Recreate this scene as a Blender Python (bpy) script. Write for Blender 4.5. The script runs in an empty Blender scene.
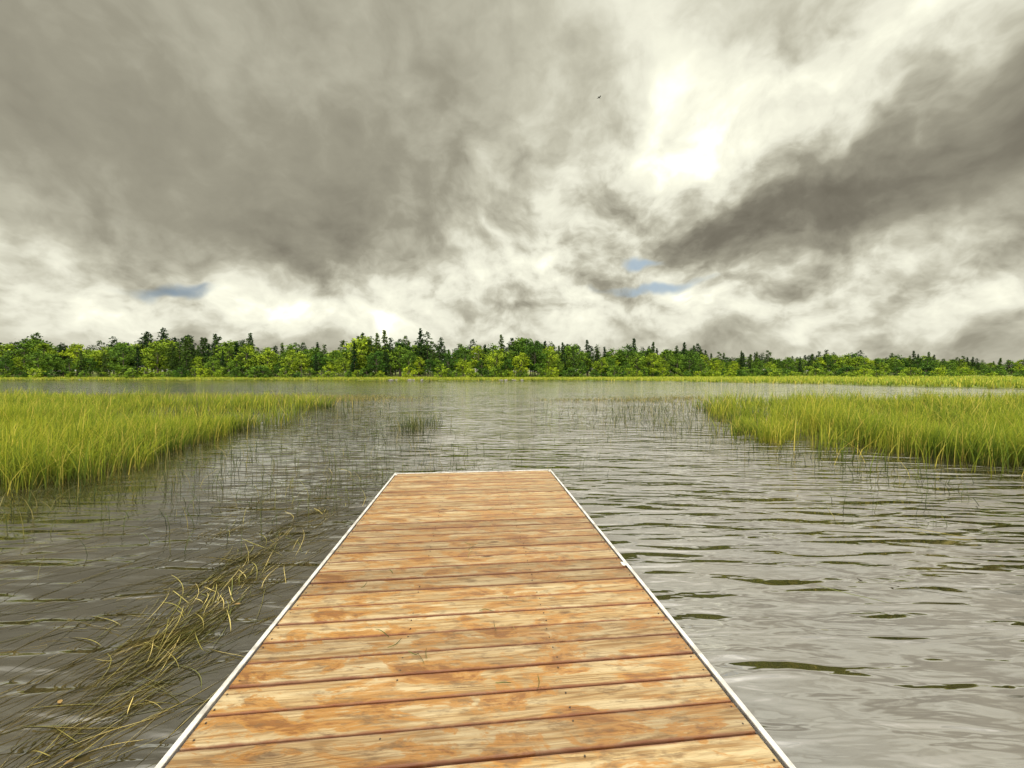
import bpy, bmesh, math, random
import numpy as np
from mathutils import Vector, Matrix
random.seed(7); rng=np.random.default_rng(7)
scene=bpy.context.scene
R=math.radians
COL=scene.collection

# ---------------------------------------------------------------- helpers
class NT:
    def __init__(s,tree): s.t=tree; s.n=tree.nodes; s.l=tree.links
    def new(s,typ,**kw):
        nd=s.n.new(typ)
        for k,v in kw.items(): setattr(nd,k,v)
        return nd
    def put(s,sock,v):
        if isinstance(v,bpy.types.NodeSocket): s.l.new(v,sock)
        else: sock.default_value=v
    def m(s,op,a,b=None,c=None,clamp=False):
        nd=s.new('ShaderNodeMath',operation=op,use_clamp=clamp)
        s.put(nd.inputs[0],a)
        if b is not None: s.put(nd.inputs[1],b)
        if c is not None: s.put(nd.inputs[2],c)
        return nd.outputs[0]
    def v(s,op,a,b=None):
        nd=s.new('ShaderNodeVectorMath',operation=op)
        s.put(nd.inputs[0],a)
        if b is not None: s.put(nd.inputs[1],b)
        return nd.outputs['Value'] if op in('DOT_PRODUCT','LENGTH','DISTANCE') else nd.outputs[0]
    def noise(s,vec,scale,detail=4,rough=.5,dist=0,color=False):
        nd=s.new('ShaderNodeTexNoise'); s.put(nd.inputs['Vector'],vec)
        nd.inputs['Scale'].default_value=scale; nd.inputs['Detail'].default_value=detail
        nd.inputs['Roughness'].default_value=rough; nd.inputs['Distortion'].default_value=dist
        return nd.outputs['Color' if color else 'Fac']
    def ramp(s,fac,stops,interp='LINEAR'):
        nd=s.new('ShaderNodeValToRGB'); cr=nd.color_ramp; cr.interpolation=interp
        while len(cr.elements)<len(stops): cr.elements.new(0.5)
        for e,(p,c) in zip(cr.elements,stops):
            e.position=p; e.color=(c[0],c[1],c[2],1) if len(c)==3 else c
        s.put(nd.inputs[0],fac); return nd.outputs[0]
    def mix(s,f,a,b,mode='MIX'):
        nd=s.new('ShaderNodeMix',data_type='RGBA',blend_type=mode)
        s.put(nd.inputs[0],f); s.put(nd.inputs[6],a if isinstance(a,bpy.types.NodeSocket) else (*a,1)); s.put(nd.inputs[7],b if isinstance(b,bpy.types.NodeSocket) else (*b,1))
        return nd.outputs[2]
    def smooth(s,x,a,b,lo=0,hi=1):
        nd=s.new('ShaderNodeMapRange',interpolation_type='SMOOTHSTEP')
        s.put(nd.inputs[0],x); nd.inputs[1].default_value=a; nd.inputs[2].default_value=b
        nd.inputs[3].default_value=lo; nd.inputs[4].default_value=hi
        return nd.outputs[0]
    def comb(s,x,y,z=0.0):
        nd=s.new('ShaderNodeCombineXYZ'); s.put(nd.inputs[0],x); s.put(nd.inputs[1],y); s.put(nd.inputs[2],z); return nd.outputs[0]
    def sep(s,v):
        nd=s.new('ShaderNodeSeparateXYZ'); s.put(nd.inputs[0],v); return nd.outputs
def material(name):
    m=bpy.data.materials.new(name); m.use_nodes=True
    nt=NT(m.node_tree); b=m.node_tree.nodes['Principled BSDF']
    return m,nt,b
def mesh_np(name,verts,faces,mat=None,attrs=None,smooth=False,loose=True):
    me=bpy.data.meshes.new(name)
    verts=np.asarray(verts,dtype=np.float32); faces=np.asarray(faces,dtype=np.int32)
    me.vertices.add(len(verts)); me.vertices.foreach_set('co',verts.ravel())
    k=faces.shape[1]
    me.loops.add(faces.size); me.loops.foreach_set('vertex_index',faces.ravel())
    me.polygons.add(len(faces)); me.polygons.foreach_set('loop_start',np.arange(0,faces.size,k,dtype=np.int32))
    if smooth: me.polygons.foreach_set('use_smooth',np.ones(len(faces),dtype=bool))
    if attrs:
        for an,a in attrs.items():
            at=me.attributes.new(an,'FLOAT','POINT'); at.data.foreach_set('value',np.asarray(a,dtype=np.float32))
    me.update(calc_edges=True)
    if mat: me.materials.append(mat)
    return me
def obj(name,me,parent=None,loc=(0,0,0),rot=(0,0,0),sc=(1,1,1)):
    o=bpy.data.objects.new(name,me); COL.objects.link(o)
    o.location=loc; o.rotation_euler=rot; o.scale=sc
    if parent: o.parent=parent
    return o
def attr(nt,name):
    nd=nt.new('ShaderNodeAttribute',attribute_name=name); return nd.outputs['Fac']

# ---------------------------------------------------------------- camera
cam=bpy.data.cameras.new('camera'); cam.sensor_width=36; cam.lens=13.5; cam.clip_end=8000; cam.clip_start=.05
co=bpy.data.objects.new('camera',cam); COL.objects.link(co)
co.location=(0,0,1.75); co.rotation_euler=(R(90-1.2),0,0); scene.camera=co
scene.view_settings.view_transform='Standard'; scene.view_settings.look='None'; scene.view_settings.exposure=0

# ---------------------------------------------------------------- world / sky
SUN_AZ,SUN_EL=24.9,31.0
w=bpy.data.worlds.new('World'); scene.world=w; w.use_nodes=True
w.name='sky'
try: w.cycles.sampling_method='NONE'
except Exception as e: print('sampling',e)
W=NT(w.node_tree); W.n.clear()
tc=W.new('ShaderNodeTexCoord').outputs['Generated']
dirv=tc
wn=W.noise(dirv,3.4,4,.55,0,True)
wc=W.v('SUBTRACT',wn,(.5,.5,.5))
dw=W.v('NORMALIZE',W.v('ADD',dirv,W.v('MULTIPLY',wc,(.34,.34,.28))))
X,Y,Z=W.sep(dw)
az=W.m('MULTIPLY',W.m('ARCTAN2',X,Y),57.2958)
el=W.m('MULTIPLY',W.m('ARCSINE',Z),57.2958)
P=W.comb(az,el)
def blobsum(lst,base):
    t=base
    for b in lst:
        a,e,sa,se,amp=b[:5]; rot=b[5] if len(b)>5 else 0
        mp=W.new('ShaderNodeMapping',vector_type='TEXTURE'); W.put(mp.inputs[0],P)
        mp.inputs['Location'].default_value=(a,e,0); mp.inputs['Rotation'].default_value=(0,0,R(rot)); mp.inputs['Scale'].default_value=(sa,se,1)
        d=W.v('DOT_PRODUCT',mp.outputs[0],mp.outputs[0])
        t=W.m('MULTIPLY_ADD',W.m('POWER',.36788,d),amp,t)
    return t
macro=blobsum([
 (26,29,8,7,.30),(20,36,4,8,.18,25),(14,28,16,12,.18),
 (43,32,17,4.2,.34,22),(54,31,14,6,.24,20),(36,50,32,11,.36),
 (47,21,16,4.8,-.27,8),(33,19,10,4.0,-.18),
 (0,15,14,7,.26),(-12,10,9,5,.20),(18,13,14,4,.18),
 (-45,9,16,4.8,.36),(-28,6.5,12,3.5,.22),
 (46,7.5,18,4.2,.32),(10,5,26,3.8,.26),(33,3,12,2.2,-.08),
 (-42,24,24,9,-.07),(-20,19,14,6,-.09),
],.46)
pc=W.v('MULTIPLY',dirv,(1,1,1.35))
pw=W.v('MULTIPLY_ADD',wc,(.20,.20,.20)); pw.node.inputs[2].default_value=(0,0,0); W.l.new(pc,pw.node.inputs[2])
f1=W.noise(pc,3.0,6,.58,0)
vs=W.new('ShaderNodeVectorMath',operation='SCALE')
sd=(math.sin(R(SUN_AZ))*math.cos(R(SUN_EL)),math.cos(R(SUN_AZ))*math.cos(R(SUN_EL)),math.sin(R(SUN_EL))*1.35)
W.put(vs.inputs[0],W.v('NORMALIZE',W.v('SUBTRACT',sd,pw))); vs.inputs['Scale'].default_value=.04
g1=W.noise(pw,5.5,6,.55,0)
g2=W.noise(W.v('ADD',pw,vs.outputs[0]),5.5,5,.55,0)
relief=W.m('SUBTRACT',g1,g2)
act=W.m('MINIMUM',blobsum([(22,24,22,12,.75),(0,12,22,9,.75),(-42,8,26,7,.9),(45,8,26,7,.9),(48,31,16,7,.4)],.23),1.3)
det=W.m('MULTIPLY',W.m('SUBTRACT',f1,.5),.72)
det=W.m('MULTIPLY_ADD',W.m('SUBTRACT',g1,.5),.38,det)
det=W.m('MULTIPLY_ADD',relief,1.3,det)
tval=W.m('MULTIPLY_ADD',det,act,macro)
cloud=W.ramp(tval,[(0,(.145,.131,.098)),(.22,(.21,.193,.147)),(.42,(.345,.325,.248)),(.58,(.56,.54,.425)),(.74,(.84,.825,.68)),(1,(1.10,1.09,.89))])
cloud=W.mix(W.smooth(tval,.9,1.4),cloud,(2.1,2.06,1.50))
nsky=W.new('ShaderNodeTexSky',sky_type='NISHITA'); nsky.sun_disc=False
nsky.sun_elevation=R(SUN_EL); nsky.sun_rotation=R(SUN_AZ)
skyc=W.v('MULTIPLY',nsky.outputs[0],(.10,.10,.10))
skyc=W.v('DIVIDE',skyc,W.v('ADD',W.v('MULTIPLY',skyc,(1.9,1.3,.95)),(1,1,1)))
gap=blobsum([(20.5,16.0,6,1.4,1.2),(23,12.0,9,1.4,1.3,3),(15,11,5,.9,.8),(-42,10.5,5.5,1.4,1.3),(-38,12,3,.9,.6)],0.0)
gap=W.smooth(W.m('MULTIPLY_ADD',W.m('SUBTRACT',g1,.5),2.6,gap),.55,1.35,0,.88)
allc=W.mix(gap,cloud,skyc)
fill_mask=W.smooth(W.v('DOT_PRODUCT',dirv,(0,-.6,.8)),.25,.75)
fill_sky=W.mix(W.smooth(f1,.35,.65),(1.95,1.87,1.62),(3.3,3.12,2.68))  # added fill: unseen sky behind and overhead, brightened to light deck and reeds
allc=W.mix(fill_mask,allc,fill_sky)
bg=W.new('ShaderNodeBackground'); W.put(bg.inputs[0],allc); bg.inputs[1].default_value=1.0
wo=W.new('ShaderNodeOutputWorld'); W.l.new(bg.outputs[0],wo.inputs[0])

sl=bpy.data.lights.new('sun','SUN'); sl.energy=.85; sl.angle=R(80); sl.color=(1,.92,.76)
so=bpy.data.objects.new('sun',sl); COL.objects.link(so)
sdir=Vector((math.sin(R(SUN_AZ))*math.cos(R(SUN_EL)),math.cos(R(SUN_AZ))*math.cos(R(SUN_EL)),math.sin(R(SUN_EL))))
so.rotation_euler=(-sdir).to_track_quat('-Z','Y').to_euler(); so.location=sdir*50

# ---------------------------------------------------------------- shore layout
AZ=[-180,-120,-90,-70,-53,-45,-35,-20,-10,0,10,18,25,35,45,53,70,90,120,180]
SH=[14,70,300,320,270,232,197,165,152,152,152,140,124,108,94,86,100,140,70,14]
TR=[60,120,312,332,277,239,203,171,159,160,172,190,215,265,340,440,440,440,160,60]
def shore(a): return np.interp(a,AZ,SH)
def treer(a): return np.interp(a,AZ,TR)
def wob(a): return 3*np.sin(a*.37)+2*np.sin(a*1.13+1)+1.2*np.sin(a*2.9)
def gz(a,r):
    a=np.asarray(a,float); r=np.asarray(r,float)
    s=shore(a)+wob(a)*np.clip(shore(a)/150,0.1,1); t=r-s; tt=r-treer(a)
    z=np.where(t<0,np.maximum(t*.06,-.9),np.minimum(t*.12,.35)+np.clip(t,0,300)*.006)
    z=z+np.clip(tt,0,120)*.03
    return z

na,radii=360,np.concatenate([[.01,4,8,11,13,15,18,25,40,60,76],np.arange(82,300,4),np.arange(300,640,12),[700,900,1300,2000,3500,6000]])
angs=np.linspace(-180,180,na,endpoint=False)
A,Rr=np.meshgrid(angs,radii)
V=np.stack([Rr*np.sin(np.radians(A)),Rr*np.cos(np.radians(A)),gz(A,Rr)],-1).reshape(-1,3)
F=[]
for i in range(len(radii)-1):
    b=i*na; j=np.arange(na); j2=(j+1)%na
    F.append(np.stack([b+j,b+j2,b+na+j2,b+na+j],-1))
F=np.concatenate(F)[:, ::-1]
gm,G,gb=material('marsh_soil_grass')
gp=G.new('ShaderNodeTexCoord').outputs['Object']
gc=G.ramp(G.noise(gp,.05,6,.6),[(.3,(.12,.17,.03)),(.5,(.19,.24,.045)),(.7,(.28,.29,.08))])
gx=G.sep(gp)
gc=G.mix(G.smooth(gx[2],-.05,.08),(.03,.025,.015),gc)
G.put(gb.inputs['Base Color'],gc); gb.inputs['Roughness'].default_value=.95
obj('ground',mesh_np('ground',V,F,gm,smooth=True))

# water
wm,Q,qb=material('lake_water')
wp=Q.new('ShaderNodeTexCoord').outputs['Object']
def rotmap(vec,ang,scl):
    mp=Q.new('ShaderNodeMapping'); Q.put(mp.inputs[0],vec); mp.inputs['Rotation'].default_value=(0,0,R(ang)); mp.inputs['Scale'].default_value=scl; return mp.outputs[0]
wx=Q.sep(wp)
n1=Q.noise(rotmap(wp,18,(.7,2.3,1)),1.0,1,.5,.5)
n2=Q.noise(rotmap(wp,6,(1.2,5.2,1)),1.0,1,.5,.6)
n3=Q.noise(rotmap(wp,14,(3.2,12,1)),1.0,2,.5,.4)
calm=Q.smooth(Q.noise(wp,.22,2,.5),.35,.62,.5,1.15)
side=Q.smooth(wx[0],-4.5,1.5,.38,1.1)
far=Q.smooth(wx[1],4,14,0,.62)
amp=Q.m('MULTIPLY',calm,Q.m('MAXIMUM',Q.m('MULTIPLY',side,Q.smooth(wx[1],6,22,1,.55)),far))
h=Q.m('ADD',Q.m('MULTIPLY',n1,1.0),Q.m('ADD',Q.m('MULTIPLY',n2,.95),Q.m('MULTIPLY',n3,.14)))
h=Q.m('MULTIPLY',h,amp)
bp=Q.new('ShaderNodeBump'); bp.inputs['Strength'].default_value=1; bp.inputs['Distance'].default_value=.085
Q.put(bp.inputs['Height'],h); Q.put(qb.inputs['Normal'],bp.outputs[0])
qc=Q.ramp(Q.noise(wp,.9,3,.6),[(.35,(.022,.019,.011)),(.7,(.050,.042,.023))])
Q.put(qb.inputs['Base Color'],qc)
qb.inputs['Roughness'].default_value=.045; qb.inputs['IOR'].default_value=3.2
wv=[];wf=[]
gx_=np.array([-700,-200,-60,-20,-8,0,8,20,60,200,700.]); 
for y in gx_:
    for x in gx_: wv.append((x,y,0))
n=len(gx_)
for i in range(n-1):
    for j in range(n-1): wf.append((i*n+j,i*n+j+1,(i+1)*n+j+1,(i+1)*n+j))
obj('lake_water',mesh_np('lake_water',wv,wf,wm))

# ---------------------------------------------------------------- reeds
def blades(pts,h,wd,lean,ang,curve=1.0,z0=-.05):
    n=len(pts); fr=np.array([0,.4,.75,1.0])
    dx=np.cos(ang); dy=np.sin(ang)
    fa=rng.uniform(0,np.pi,n); wx=np.cos(fa); wy=np.sin(fa)
    V=np.zeros((n,7,3)); ws=[1,.9,.6]
    z0=np.broadcast_to(z0,(n,))
    for i,f in enumerate(fr):
        off=lean*h*(f**(1+curve)); z=h*f*(1-.25*lean*f)
        cx=pts[:,0]+dx*off; cy=pts[:,1]+dy*off
        if i<3:
            V[:,2*i,0]=cx-wx*wd*ws[i]/2; V[:,2*i,1]=cy-wy*wd*ws[i]/2; V[:,2*i,2]=z+z0
            V[:,2*i+1,0]=cx+wx*wd*ws[i]/2; V[:,2*i+1,1]=cy+wy*wd*ws[i]/2; V[:,2*i+1,2]=z+z0
        else: V[:,6,0]=cx; V[:,6,1]=cy; V[:,6,2]=z+z0
    b=(np.arange(n)*7)[:,None]
    tri=np.concatenate([b+np.array([[0,1,3]]),b+np.array([[0,3,2]]),b+np.array([[2,3,5]]),b+np.array([[2,5,4]]),b+np.array([[4,5,6]])])
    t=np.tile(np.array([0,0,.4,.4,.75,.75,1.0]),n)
    rd=np.repeat(rng.uniform(0,1,n),7)
    return V.reshape(-1,3),tri,t,rd
def pip(poly,p):
    inside=np.zeros(len(p),bool); x,y=p[:,0],p[:,1]; m=len(poly)
    for i in range(m):
        x1,y1=poly[i]; x2,y2=poly[(i+1)%m]
        c=((y1>y)!=(y2>y))&(x<(x2-x1)*(y-y1)/(y2-y1+1e-12)+x1)
        inside^=c
    return inside
def pnoise(p,s,seed):
    r=np.random.default_rng(seed); v=np.zeros(len(p))
    for k in range(7):
        a=r.uniform(0,2*np.pi); f=s*r.uniform(.6,2.2); v+=np.sin((p[:,0]*np.cos(a)+p[:,1]*np.sin(a))*f+r.uniform(0,6))
    return v/7*1.9
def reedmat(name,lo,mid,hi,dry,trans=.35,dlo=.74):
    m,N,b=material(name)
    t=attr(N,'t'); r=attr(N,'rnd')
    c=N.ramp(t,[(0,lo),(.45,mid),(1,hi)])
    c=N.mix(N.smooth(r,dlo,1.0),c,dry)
    pos=N.new('ShaderNodeNewGeometry').outputs['Position']
    c=N.mix(N.smooth(N.noise(pos,.45,2,.6),.35,.7,0,.4),c,(hi[0]*1.2,hi[1]*1.0,hi[2]))
    c=N.mix(1.0,c,N.ramp(r,[(0,(.45,.6,.6)),(1,(1.4,1.3,1.05))]),'MULTIPLY')
    N.put(b.inputs['Base Color'],c); b.inputs['Roughness'].default_value=.65; b.inputs['Specular IOR Level'].default_value=.25
    if trans:
        tr=N.new('ShaderNodeBsdfTranslucent'); N.put(tr.inputs[0],c)
        mx=N.new('ShaderNodeMixShader'); mx.inputs[0].default_value=trans
        N.l.new(b.outputs[0],mx.inputs[1]); N.l.new(tr.outputs[0],mx.inputs[2])
        N.l.new(mx.outputs[0],N.n['Material Output'].inputs[0])
    return m
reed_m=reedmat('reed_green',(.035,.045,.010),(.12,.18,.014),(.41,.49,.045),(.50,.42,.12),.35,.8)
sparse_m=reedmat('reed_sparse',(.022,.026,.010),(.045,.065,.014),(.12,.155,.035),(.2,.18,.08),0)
brown_m=reedmat('reed_brown',(.08,.07,.03),(.16,.17,.05),(.28,.26,.09),(.3,.24,.1),0)
def bed(name,poly,n_u,n_near,nd,seed,hbase=.78):
    poly=np.array(poly); lo=poly.min(0); hi=poly.max(0)
    p=rng.uniform(lo,hi,(n_u,2)); q=rng.uniform(lo,[hi[0],nd],(n_near,2)); p=np.concatenate([p,q])
    p=p[(np.abs(p[:,0])<1.45*p[:,1]+3)]
    jit=rng.normal(0,1,(len(p),2))*np.where(rng.uniform(0,1,(len(p),1))<.16,.75,.12)
    pw=p+np.stack([pnoise(p,1.1,seed)*.8,pnoise(p,1.3,seed+1)*.8],-1)+jit
    p=p[pip(poly,pw)]
    dens=pnoise(p,.9,seed+2)+.6*pnoise(p,3,seed+4)
    keep=rng.uniform(0,1,len(p))<np.clip(.46+.85*dens,.05,1)
    p=p[keep]; d=p[:,1]
    h=hbase*(1+.30*pnoise(p,.7,seed+3)+.22*pnoise(p,3.5,seed+6))*rng.uniform(.45,1.15,len(p))
    tall=rng.uniform(0,1,len(p))<.05; h=np.where(tall,h*1.3,h)
    wd=np.clip(.0045+.0007*d,.006,.022)*rng.uniform(.7,1.6,len(p))
    lean=rng.gamma(2,.18,len(p)); ang=rng.normal(0.3,1.6,len(p))+pnoise(p,1.2,seed+9)
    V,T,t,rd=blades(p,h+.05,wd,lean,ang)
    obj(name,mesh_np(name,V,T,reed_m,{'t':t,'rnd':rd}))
    print(name,len(p))
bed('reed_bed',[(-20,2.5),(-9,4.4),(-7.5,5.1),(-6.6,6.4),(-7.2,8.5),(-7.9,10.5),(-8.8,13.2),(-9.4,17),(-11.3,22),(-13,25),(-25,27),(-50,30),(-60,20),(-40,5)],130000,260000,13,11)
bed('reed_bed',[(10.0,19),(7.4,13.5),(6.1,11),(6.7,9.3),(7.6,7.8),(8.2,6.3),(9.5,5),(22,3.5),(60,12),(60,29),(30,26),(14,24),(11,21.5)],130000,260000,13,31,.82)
def clumps(name,specs,mat,wf=1.0,nm=1.0):
    P=[];H=[]
    for (x,y,sx,sy,n,hh) in specs:
        n=int(n*nm)
        p=rng.normal(0,1,(n,2))*[sx,sy]+[x,y]; P.append(p); H.append(hh*rng.uniform(.35,1.15,n))
    P=np.concatenate(P);H=np.concatenate(H)
    cx=-.554-.0993*(P[:,1]-5.6); keep=~((np.abs(P[:,0]-cx)<1.35)&(P[:,1]<5.95)); P=P[keep];H=H[keep]
    wd=np.clip(.004+.0009*P[:,1],.005,.028)*wf
    V,T,t,rd=blades(P,H+.05,wd,rng.gamma(2,.24,len(P)),rng.uniform(0,6.28,len(P)))
    obj(name,mesh_np(name,V,T,mat,{'t':t,'rnd':rd}))
clumps('sparse_reeds',[(-3.3,12.5,.32,.5,170,.72),(-3.0,13.5,.3,.4,60,.6),(-3.3,10,1.0,1.4,90,.36),(-2.2,8,1.0,1.1,80,.30),(-4.8,8,1.0,1.5,80,.38),
 (-1.2,9.5,1.2,1.5,40,.24),(-4.6,12.5,.8,1.5,50,.36),(-6.2,15,1.2,2.5,70,.36),
 (4.8,14,1.1,1.6,130,.5),(6.6,17.5,1.3,1.6,150,.5),(3.4,16,1.2,1.6,80,.34),(5.6,13,.7,1.1,90,.48),(2.0,11,1.4,1.7,30,.22),(8,20,1.3,1.8,110,.5),(3,20,2,2,50,.34),
 (-6.0,7.4,.6,1.0,120,.46),(-5.4,5.6,.7,.7,70,.4),(-3.0,5.4,.5,.7,60,.38),(-2.5,6.5,.6,.7,60,.27),(6.6,7.6,.6,.9,70,.38),(6.6,6.0,.7,.7,50,.4),(5.0,5.0,.5,.5,14,.42),(-7.0,4.6,.5,.5,90,.55),(-6.3,5.0,.5,.5,50,.42),(-4.2,4.6,.6,.5,24,.3),(-8,14,.8,3,120,.5),(-9.5,19,1.2,3,160,.5),
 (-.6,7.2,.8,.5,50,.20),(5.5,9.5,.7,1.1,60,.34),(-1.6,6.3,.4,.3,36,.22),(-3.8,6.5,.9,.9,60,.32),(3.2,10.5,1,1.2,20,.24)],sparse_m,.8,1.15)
clumps('marsh_grass',[(-13,29,3.0,2.2,2200,.22),(-20,31,5,2,2500,.25),(-32,33,7,2,2500,.3),(6,28,2.6,1.0,700,.16),(10,27,2,1.5,600,.2),(13,30,3,1.5,700,.25)],brown_m)
n=95000
a=rng.uniform(-62,62,n); s=shore(a)+wob(a)*np.clip(shore(a)/150,.1,1)
r=s+rng.uniform(0,1,n)**1.4*np.minimum(treer(a)-s+10,150)
p=np.stack([r*np.sin(np.radians(a)),r*np.cos(np.radians(a))],-1)
V,T,t,rd=blades(p,rng.uniform(.4,1.1,n),rng.uniform(.08,.22,n),rng.gamma(2,.1,n),rng.uniform(0,6.28,n),z0=gz(a,r))
meadow_m=reedmat('meadow_grass',(.14,.19,.02),(.27,.34,.035),(.42,.49,.055),(.44,.40,.11),0)
obj('meadow_grass',mesh_np('meadow_grass',V,T,meadow_m,{'t':t,'rnd':rd}))

# ---------------------------------------------------------------- floating grass
def ribbons(name,specs,mat,kj=.35):
    Vs=[];Fs=[];ts=[];rs=[];b=0
    for (x,y,ang,L,wd,curv,z) in specs:
        k=12; th=ang; px,py=x,y; rr=random.random(); kk=curv; zj=random.uniform(0,6)
        for i in range(k):
            f=i/(k-1); ww=wd*(1-.75*abs(2*f-1)**3)/2
            nx,ny=-math.sin(th),math.cos(th)
            zz=z+.005*math.sin(f*5+zj)
            Vs+= [(px+nx*ww,py+ny*ww,zz),(px-nx*ww,py-ny*ww,zz+.002)]
            ts+=[f,f]; rs+=[rr,rr]
            if i<k-1: Fs.append((b+2*i,b+2*i+1,b+2*i+3,b+2*i+2))
            th+=kk*L/(k-1); kk+=random.uniform(-kj,kj); px+=math.cos(th)*L/(k-1); py+=math.sin(th)*L/(k-1)
        b+=2*k
    return obj(name,mesh_np(name,Vs,Fs,mat,{'t':ts,'rnd':rs}))
float_m=reedmat('floating_straw',(.13,.115,.03),(.27,.24,.065),(.36,.33,.10),(.56,.49,.23),0,.5)
sp=[]
def addf(cx,cy,an,L,wd,cv,z):
    ex=cx+math.cos(an)*L
    if cx>-1.22-.1*cy-.03 or ex>-1.22-.1*(cy+math.sin(an)*L)-.03: return
    sp.append((cx,cy,an,L,wd,cv,z))
tufts=[(-2.55,3.6,1.2),(-2.4,3.3,1.2),(-2.65,3.2,.9),(-2.45,3.9,.8),(-2.2,2.6,1.2),(-2.35,2.45,1.0),(-2.15,2.35,.8),(-2.05,2.0,.6),(-2.3,1.9,.5),(-2.1,1.6,.5),(-2.6,4.3,.8),(-2.4,2.95,1.0),(-2.9,2.7,.5),(-3.2,4.4,.5),(-2.5,4.9,.8),(-3.5,5.2,.5)]
for (mx,my,dn) in tufts:
    aa=random.gauss(1.0,.4); nn=int(random.randint(32,55)*dn)
    for i in range(nn):
        L=random.uniform(.12,.6); an=random.gauss(aa,.5)
        addf(random.gauss(mx,.12)-math.cos(an)*L/2,random.gauss(my,.12)-math.sin(an)*L/2,an,L,random.uniform(.003,.006),random.gauss(0,.9),random.uniform(.001,.010))
for (mx,my,sx,sy,nn) in [(-2.3,3.2,.4,.55,120),(-2.2,2.2,.4,.4,100),(-2.6,4.4,.5,.6,90),(-3.2,3.8,.8,.9,80),(-2.5,1.9,.4,.3,50)]:
    for i in range(nn):
        addf(random.gauss(mx,sx),random.gauss(my-.25,sy),random.gauss(.9,.5),random.uniform(.25,.95),random.uniform(.0026,.0048),random.gauss(0,.4),random.uniform(-.001,.005))
for i in range(150):
    addf(random.uniform(-5.2,-1.7),random.uniform(1.5,7.0),random.gauss(.75,.45),random.uniform(.4,1.4),random.uniform(.003,.0045),random.gauss(0,.2),.003)
for (x,y,a_,L) in [(3.0,3.3,-.6,.7),(4.2,3.9,-.5,.6),(5.0,4.1,2.6,.6),(4.4,4.6,-.8,.5),(5.6,4.3,-.3,.8),(3.9,4.6,.9,.5),(4.9,3.5,.2,.6),(2.9,2.9,2.5,.45)]:
    sp.append((x,y,a_,L,.005,.2,.005))
ribbons('floating_grass',sp,float_m)
lf,NL,bl=material('fallen_leaf'); bl.inputs['Base Color'].default_value=(.30,.19,.06,1); bl.inputs['Roughness'].default_value=.6
LV=[];LF=[]
for (x,y) in [(-2.42,2.02),(-2.1,2.9),(-2.0,1.7)]:
    a=random.uniform(0,6.28); b0=len(LV); s=random.uniform(.018,.026)
    for (u,v_,z) in [(-1,0,.004),(-.4,-.5,.007),(.5,-.42,.006),(1.1,0,.004),(.5,.42,.008),(-.4,.5,.006)]:
        LV.append((x+s*(u*math.cos(a)-v_*math.sin(a)),y+s*(u*math.sin(a)+v_*math.cos(a)),z+.003))
    LF+= [(b0,b0+1,b0+4,b0+5),(b0+1,b0+2,b0+3,b0+4)]
obj('fallen_leaves',mesh_np('fallen_leaves',LV,LF,lf))

# ---------------------------------------------------------------- dock
dock=bpy.data.objects.new('wooden_dock',None); COL.objects.link(dock)
th=math.atan2(.42,4.23)
dock.rotation_euler=(0,0,th); dock.location=(-.554,5.6,0)   # local origin = centre of far end, local -Y runs to shore
pm,N,b=material('deck_pine')
oc=N.new('ShaderNodeTexCoord').outputs['Object']; rnd=N.new('ShaderNodeObjectInfo').outputs['Random']
pos=N.new('ShaderNodeNewGeometry').outputs['Position']
offs=N.comb(N.m('MULTIPLY',rnd,37.0),N.m('MULTIPLY',rnd,91.0),N.m('MULTIPLY',rnd,13.0))
c0=N.v('ADD',oc,offs)
ringn=N.noise(N.v('MULTIPLY',c0,(.45,8,3)),1.0,2,.4,.1)
vo=N.new('ShaderNodeTexVoronoi'); N.put(vo.inputs['Vector'],N.v('MULTIPLY',c0,(1.9,7,0.01))); vo.inputs['Scale'].default_value=1.0
kd=vo.outputs['Distance']; kr=N.sep(vo.outputs['Color'])[0]
kon=N.m('GREATER_THAN',kr,.42)
bend=N.m('MULTIPLY',N.m('EXPONENT',N.m('MULTIPLY',kd,-6.0)),kon)
rings=N.m('SINE',N.m('MULTIPLY',N.m('ADD',ringn,N.m('MULTIPLY',bend,.35)),95.0))
rings=N.smooth(rings,-.2,1.0)
fib=N.noise(N.v('MULTIPLY',c0,(6,300,60)),1.0,3,.6)
grey=N.noise(N.v('MULTIPLY',c0,(1.6,26,5)),1.0,4,.65)
col=N.mix(rings,(.44,.31,.155),(.29,.172,.068))
col=N.mix(N.smooth(fib,.35,.7,0,.7),col,(.19,.112,.045))
col=N.mix(N.smooth(grey,.42,.66,0,.85),col,(.52,.425,.265))
wetv=N.v('MULTIPLY',pos,(2.8,7.5,0))
wet=N.noise(wetv,1.0,5,.7,.6)
wet2=N.noise(N.v('MULTIPLY',c0,(2.2,20,3)),1.0,4,.6)
wetm=N.m('MULTIPLY',N.smooth(wet,.475,.53),N.smooth(wet2,.34,.50))
col=N.mix(N.m('MULTIPLY',wetm,.88),col,(.37,.175,.036))
dk=N.m('MULTIPLY',N.smooth(wet,.54,.61),N.smooth(wet2,.44,.54))
col=N.mix(N.m('MULTIPLY',dk,.8),col,(.20,.078,.018))
dirt=N.smooth(N.noise(N.v('MULTIPLY',pos,(9,30,1)),1.0,4,.7),.50,.70,0,.7)
col=N.mix(dirt,col,(.14,.085,.042))
knot=N.m('MULTIPLY',N.smooth(kd,.04,.12,1,0),kon)
col=N.mix(knot,col,(.09,.04,.018))
sepo=N.sep(oc)
en=N.m('MULTIPLY_ADD',N.noise(N.v('MULTIPLY',c0,(12,3,1)),1.0,3,.6),.014,-.007)
edge=N.smooth(N.m('ADD',N.m('ABSOLUTE',sepo[1]),en),.057,.070)
col=N.mix(N.m('MULTIPLY',edge,.85),col,(.17,.055,.028))
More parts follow.
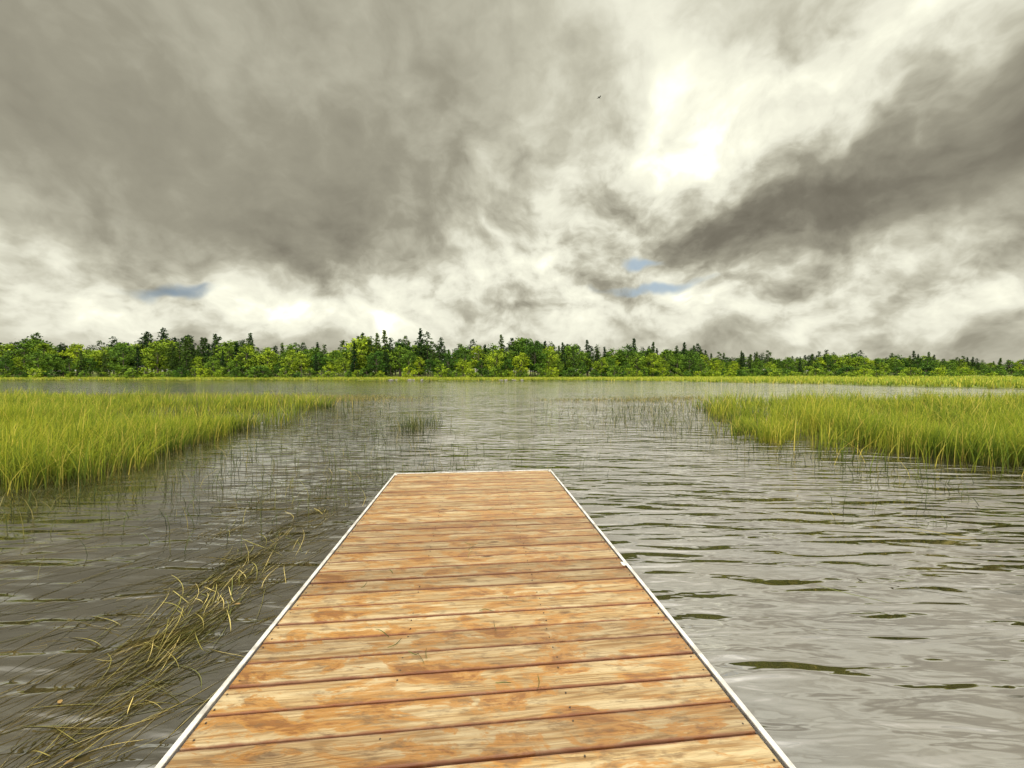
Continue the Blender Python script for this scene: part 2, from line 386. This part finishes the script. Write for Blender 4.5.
tone=N.ramp(rnd,[(0,(.76,.74,.72)),(.5,(1.0,.99,.97)),(1,(1.18,1.18,1.12))])
col=N.mix(1.0,col,tone,'MULTIPLY')
N.put(b.inputs['Base Color'],col)
N.put(b.inputs['Roughness'],N.m('SUBTRACT',.72,N.m('MULTIPLY',wetm,.38)))
bpn=N.new('ShaderNodeBump'); bpn.inputs['Strength'].default_value=.8; bpn.inputs['Distance'].default_value=.004
N.put(bpn.inputs['Height'],N.m('ADD',N.m('MULTIPLY',fib,.7),N.m('ADD',N.m('MULTIPLY',rings,.35),N.m('MULTIPLY',knot,-.5)))); N.put(b.inputs['Normal'],bpn.outputs[0])
alm,N2,b2=material('painted_aluminium')
N2.put(b2.inputs['Base Color'],N2.ramp(N2.noise(N2.new('ShaderNodeTexCoord').outputs['Object'],9,5,.6),[(.32,(.40,.38,.34)),(.52,(.74,.73,.71))])); b2.inputs['Roughness'].default_value=.4
drk,N3,b3=material('treated_timber')
N3.put(b3.inputs['Base Color'],N3.ramp(N3.noise(N3.new('ShaderNodeTexCoord').outputs['Object'],12,4,.6),[(.3,(.10,.04,.02)),(.7,(.2,.09,.04))])); b3.inputs['Roughness'].default_value=.85
scm,N4,b4=material('screw_steel'); b4.inputs['Base Color'].default_value=(.09,.07,.055,1); b4.inputs['Roughness'].default_value=.5; b4.inputs['Metallic'].default_value=.6
def box(bm,x0,x1,y0,y1,z0,z1,bev=0):
    ret=bmesh.ops.create_cube(bm,size=1,matrix=Matrix.Translation(((x0+x1)/2,(y0+y1)/2,(z0+z1)/2))@Matrix.Diagonal((x1-x0,y1-y0,z1-z0,1)))
    if bev:
        es=set(e for v in ret['verts'] for e in v.link_edges)
        bmesh.ops.bevel(bm,geom=list(es),offset=bev,segments=2,affect='EDGES',profile=.5)
def bm_obj(name,fn,mat,parent=None,**kw):
    bm=bmesh.new(); fn(bm); me=bpy.data.meshes.new(name); bm.to_mesh(me); bm.free(); me.materials.append(mat)
    return obj(name,me,parent,**kw)
HW=1.130; ZT=.35; PW=.1375; STEP=.1455
npl=64
for i in range(npl):
    yc=-.03-STEP*(i+.5)
    L=HW-.022+random.uniform(-.005,.002)
    o=bm_obj('plank_%d'%(i+1),lambda bm:box(bm,-L,L,-PW/2,PW/2,-.036,0,.005),pm,dock,loc=(random.uniform(-.002,.002),yc+random.uniform(-.0012,.0012),ZT+random.uniform(-.003,.0015)),rot=(random.uniform(-.008,.008),random.uniform(-.001,.001),random.uniform(-.0014,.0014)))
LEN=STEP*npl+.06
def rails(bm):
    for s in (-1,1):
        xs=sorted((s*(HW-.017),s*HW)); box(bm,xs[0],xs[1],-LEN,0,ZT+.001,ZT+.008,.002)
        xs=sorted((s*HW,s*(HW+.005))); box(bm,xs[0],xs[1],-LEN,0,ZT-.16,ZT+.008,.001)
    box(bm,-HW+.02,HW-.02,-.02,.004,ZT-.16,ZT+.002,.002)
bm_obj('edge_rails',rails,alm,dock)
def brackets(bm):
    for (s,y) in ((1,-2.9),(1,-.1),(-1,-.1),(-1,-4.6)):
        xs=sorted((s*(HW-.045),s*(HW-.018))); box(bm,xs[0],xs[1],y-.025,y+.025,ZT+.003,ZT+.009,.002)
        xs=sorted((s*(HW+.006),s*(HW+.02))); box(bm,xs[0],xs[1],y-.05,y+.05,ZT-.1,ZT-.01,.002)
bm_obj('corner_brackets',brackets,alm,dock)
def frame(bm):
    for x in (-HW+.03,-.38,.38,HW-.07): box(bm,x,x+.04,-LEN+.01,-.03,ZT-.19,ZT-.042)
    for y in np.arange(-LEN+.3,-.2,1.2): box(bm,-HW+.075,-.385,y,y+.04,ZT-.19,ZT-.05); box(bm,.425,HW-.075,y,y+.04,ZT-.19,ZT-.05); box(bm,-.335,.375,y,y+.04,ZT-.19,ZT-.05)
bm_obj('frame_joists',frame,drk,dock)
def legs(bm):
    for y in (-.4,-3.4,-6.4,-9.0):
        for x in (-HW+.14,HW-.14): bmesh.ops.create_cone(bm,cap_ends=True,segments=16,radius1=.025,radius2=.025,depth=1.5,matrix=Matrix.Translation((x,y,ZT-.05-.75)))
bm_obj('support_posts',legs,alm,dock)
def screws(bm):
    for i in range(npl):
        yc=-.03-STEP*(i+.5)
        for x in (-HW+.05,-.36,.40,HW-.05):
            for dy in (-.04,.04):
                if random.random()<.25: continue
                bmesh.ops.create_cone(bm,cap_ends=True,segments=8,radius1=.0038,radius2=.0038,depth=.003,matrix=Matrix.Translation((x+random.uniform(-.008,.008),yc+dy+random.uniform(-.008,.008),ZT+.0008)))
bm_obj('screws',screws,scm,dock)
deb=[]
for (x,y) in [(-.1,2.2),(-.05,2.35),(-.62,2.05),(-.45,1.95),(.35,2.6),(-.3,3.1),(-.9,2.6),(.1,1.75),(-.2,4.1)]:
    for k in range(3):
        deb.append((x+random.gauss(0,.06),y+random.gauss(0,.06),random.uniform(0,6.28),random.uniform(.04,.12),.0032,random.gauss(0,10),ZT+.011))
ribbons('dry_grass_debris',deb,sparse_m)

# ---------------------------------------------------------------- trees
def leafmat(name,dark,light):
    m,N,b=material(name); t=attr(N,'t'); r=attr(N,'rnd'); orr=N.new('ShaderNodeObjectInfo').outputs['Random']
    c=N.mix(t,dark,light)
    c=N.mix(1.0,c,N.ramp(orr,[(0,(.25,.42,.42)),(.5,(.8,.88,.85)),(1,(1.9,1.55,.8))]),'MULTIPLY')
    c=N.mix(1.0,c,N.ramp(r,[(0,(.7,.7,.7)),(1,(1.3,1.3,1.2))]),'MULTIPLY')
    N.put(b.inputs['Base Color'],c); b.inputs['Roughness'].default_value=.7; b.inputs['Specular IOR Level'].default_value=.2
    return m
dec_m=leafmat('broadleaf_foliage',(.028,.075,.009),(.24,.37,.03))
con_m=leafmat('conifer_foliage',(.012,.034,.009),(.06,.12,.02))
bark_m,N5,b5=material('bark'); N5.put(b5.inputs['Base Color'],N5.ramp(N5.noise(N5.new('ShaderNodeTexCoord').outputs['Object'],3,4,.6),[(.3,(.06,.045,.03)),(.7,(.22,.19,.15))])); b5.inputs['Roughness'].default_value=.9
def tube(p0,p1,r0,r1,Vs,Fs,seg=6):
    p0=Vector(p0);p1=Vector(p1); d=(p1-p0).normalized(); u=d.orthogonal().normalized(); v=d.cross(u); b=len(Vs)
    for p,r in((p0,r0),(p1,r1)):
        for k in range(seg):
            a=2*math.pi*k/seg; Vs.append(tuple(p+(u*math.cos(a)+v*math.sin(a))*r))
    for k in range(seg): Fs.append((b+k,b+(k+1)%seg,b+seg+(k+1)%seg,b+seg+k))
def cards(C,size,t,rd,squash=1.0):
    n=len(C); nrm=rng.normal(0,1,(n,3)); nrm[:,2]*=squash; nrm/=np.linalg.norm(nrm,axis=1)[:,None]
    up=rng.normal(0,1,(n,3)); u=np.cross(nrm,up); u/=np.linalg.norm(u,axis=1)[:,None]; v=np.cross(nrm,u)
    s=(size*rng.uniform(.6,1.3,n))[:,None]
    V=np.stack([C-u*s*.5,C-v*s*.35,C+u*s*.6,C+v*s*.35],1).reshape(-1,3)
    F=np.arange(n*4).reshape(n,4)
    return V,F,np.repeat(t,4),np.repeat(rd,4)
def finish(name,wood,Wf,V,F,t,rd,leaf):
    nw=len(wood); VV=np.concatenate([np.array(wood),V]); FF=np.concatenate([np.array(Wf),F+nw])
    me=mesh_np(name,VV,FF,None,{'t':np.concatenate([np.zeros(nw),t]),'rnd':np.concatenate([np.zeros(nw),rd])})
    me.materials.append(bark_m); me.materials.append(leaf)
    mi=np.ones(len(FF),dtype=np.int32); mi[:len(Wf)]=0; me.polygons.foreach_set('material_index',mi); return me
def deciduous(name,H,wr,ncl,base=.22):
    wv=[];wf=[]; tube((0,0,-1.5),(0.1,0,H*.45),.22*H/12,.14*H/12,wv,wf); tube((.1,0,H*.45),(-.1,.1,H*.88),.14*H/12,.03,wv,wf)
    Cs=[];ts=[]
    for k in range(ncl):
        f=rng.uniform(0,1); z=H*(base+(1-base)*f*.93); prof=math.sin(math.pi*min(1,(f*.86+.12)))**.6
        a=rng.uniform(0,6.28); rr=wr*prof*math.sqrt(rng.uniform(.15,1)); c=np.array([rr*math.cos(a),rr*math.sin(a),z])
        if k%3==0: tube((0,0,z*.7),tuple(c),.05,.015,wv,wf,4)
        m=rng.integers(18,36); cr=wr*rng.uniform(.2,.38)
        q=rng.normal(0,.5,(m,3))*[cr,cr,cr*.7]; Cs.append(c+q)
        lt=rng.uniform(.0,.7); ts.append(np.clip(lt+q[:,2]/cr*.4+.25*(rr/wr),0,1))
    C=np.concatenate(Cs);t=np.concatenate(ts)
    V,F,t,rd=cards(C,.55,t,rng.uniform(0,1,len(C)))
    return finish(name,wv,wf,V,F,t,rd,dec_m)
def conifer(name,H,wr,gappy=.0,bare=.1,round_=.85):
    wv=[];wf=[]; tube((0,0,-1.5),(0,0,H*.97),.17*H/14,.02,wv,wf)
    Cs=[];ts=[]; z=H*bare
    while z<H:
        f=(z/H-bare)/(1-bare); rad=wr*(1-f)**round_*rng.uniform(.7,1.1)+.15; nb=max(3,int(5+4*(1-f)))
        for k in range(nb):
            if rng.uniform()<gappy: continue
            a=rng.uniform(0,6.28); L=rad*rng.uniform(.65,1.15); m=int(4+L*5)
            s=rng.uniform(.05,1,m)**.8; 
            q=np.stack([np.cos(a)*L*s,np.sin(a)*L*s,z-L*s*.28+.1*s*s*L],-1)+rng.normal(0,.15,(m,3))
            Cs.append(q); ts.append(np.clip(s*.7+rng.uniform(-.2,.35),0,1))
            if k==0: tube((0,0,z),(math.cos(a)*L*.8,math.sin(a)*L*.8,z-L*.2),.03,.01,wv,wf,4)
        z+=H*.034*rng.uniform(.7,1.3)
    C=np.concatenate(Cs);t=np.concatenate(ts)
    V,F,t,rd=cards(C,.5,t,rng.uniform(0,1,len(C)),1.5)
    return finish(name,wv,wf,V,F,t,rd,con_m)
decs=[deciduous('broadleaf_%d'%i,12,rng.uniform(2.6,4.2),rng.integers(50,75)) for i in range(6)]
shr=[deciduous('shrub_%d'%i,5,rng.uniform(2.2,3.2),rng.integers(24,34),.05) for i in range(4)]
cons=[conifer('spruce_%d'%i,15,rng.uniform(2.1,2.9),.05) for i in range(3)]
pines=[conifer('pine_%d'%i,15,rng.uniform(2.8,3.6),.3,.3,.5) for i in range(4)]
forest=bpy.data.objects.new('distant_forest',None); COL.objects.link(forest)
cnt=[0]
def plant(me,a,r,s,name,sx=1):
    z=float(gz(a,r)); o=obj(name,me,forest,loc=(r*math.sin(R(a)),r*math.cos(R(a)),z-.1),rot=(0,0,random.uniform(0,6.28)),sc=(s*sx,s*sx,s)); cnt[0]+=1
def row(off0,off1,spacing,fn,a0=-66,a1=66):
    a=a0
    while a<a1:
        r=float(treer(a))+random.uniform(off0,off1)
        fn(a,r); a+=math.degrees(spacing*random.uniform(.5,1.5)/r)
clear=lambda a:(-19<a<-9)
def hs(a):
    base=np.interp(a,[-60,-50,-30,-5,10,20,35,60],[1.55,1.45,1.28,1.26,1.30,1.12,.98,.90])
    return float(base)*(1+.11*math.sin(a*.31+1)+.08*math.sin(a*.83)+.06*math.sin(a*2.3))
ch=random.choice
row(0,6,4.2,lambda a,r:(plant(ch(shr),a,r,random.uniform(.6,1.25),'shrub') if not(clear(a) and random.random()<.6) else None))
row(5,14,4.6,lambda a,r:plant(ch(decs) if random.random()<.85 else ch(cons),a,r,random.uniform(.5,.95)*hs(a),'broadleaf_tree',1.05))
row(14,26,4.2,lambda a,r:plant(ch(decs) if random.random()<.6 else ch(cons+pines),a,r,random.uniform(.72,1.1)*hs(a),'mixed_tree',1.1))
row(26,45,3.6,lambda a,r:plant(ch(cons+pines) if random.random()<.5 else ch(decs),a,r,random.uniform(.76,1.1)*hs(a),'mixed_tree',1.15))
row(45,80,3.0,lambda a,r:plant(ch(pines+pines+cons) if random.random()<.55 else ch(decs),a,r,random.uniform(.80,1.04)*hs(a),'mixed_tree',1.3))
for i in range(70):
    a=random.uniform(22,60); r=random.uniform(float(shore(a))+80,float(treer(a)))
    plant(random.choice(shr),a,r,random.uniform(.4,.95),'shrub',1.3)
print('trees',cnt[0])

stm,N6,b6=material('granite'); N6.put(b6.inputs['Base Color'],N6.ramp(N6.noise(N6.new('ShaderNodeTexCoord').outputs['Object'],4,5,.6),[(.3,(.14,.135,.12)),(.7,(.34,.32,.28))])); b6.inputs['Roughness'].default_value=.9
def rocks(bm):
    for a in (-17.5,-16.8,-14.9,-14.3,-13.2,-2.5,-1.7,-.9,.2,1.5,-49,-48.3):
        r=float(shore(a)+wob(a))+random.uniform(-2,2)
        v=bmesh.ops.create_icosphere(bm,subdivisions=2,radius=1,matrix=Matrix.Translation((r*math.sin(R(a)),r*math.cos(R(a)),.1))@Matrix.Diagonal((random.uniform(.5,1.2),random.uniform(.5,1.0),random.uniform(.25,.45),1)))['verts']
        for q in v: q.co+=Vector((random.gauss(0,.07),random.gauss(0,.07),random.gauss(0,.05)))
bm_obj('shoreline_rocks',rocks,stm)
bdm,N7,b7=material('dark_feathers'); b7.inputs['Base Color'].default_value=(.03,.028,.025,1)
def bird(bm):
    bmesh.ops.create_uvsphere(bm,u_segments=12,v_segments=8,radius=1,matrix=Matrix.Diagonal((.16,.05,.05,1)))
    bmesh.ops.create_uvsphere(bm,u_segments=10,v_segments=6,radius=.035,matrix=Matrix.Translation((.17,0,.02)))
    for s in(-1,1):
        v=[bm.verts.new(c) for c in ((.08,s*.03,.02),(-.08,s*.03,.02),(-.06,s*.2,.1),(.09,s*.2,.1),(-.10,s*.42,.04))]
        bm.faces.new((v[0],v[1],v[2],v[3])); bm.faces.new((v[3],v[2],v[4]))
    v=[bm.verts.new(c) for c in ((-.12,.02,0),(-.12,-.02,0),(-.26,-.05,.01),(-.26,.05,.01))]; bm.faces.new(v)
bm_obj('bird',bird,bdm,None,loc=(12.3,55,41),rot=(0,0.2,.6))
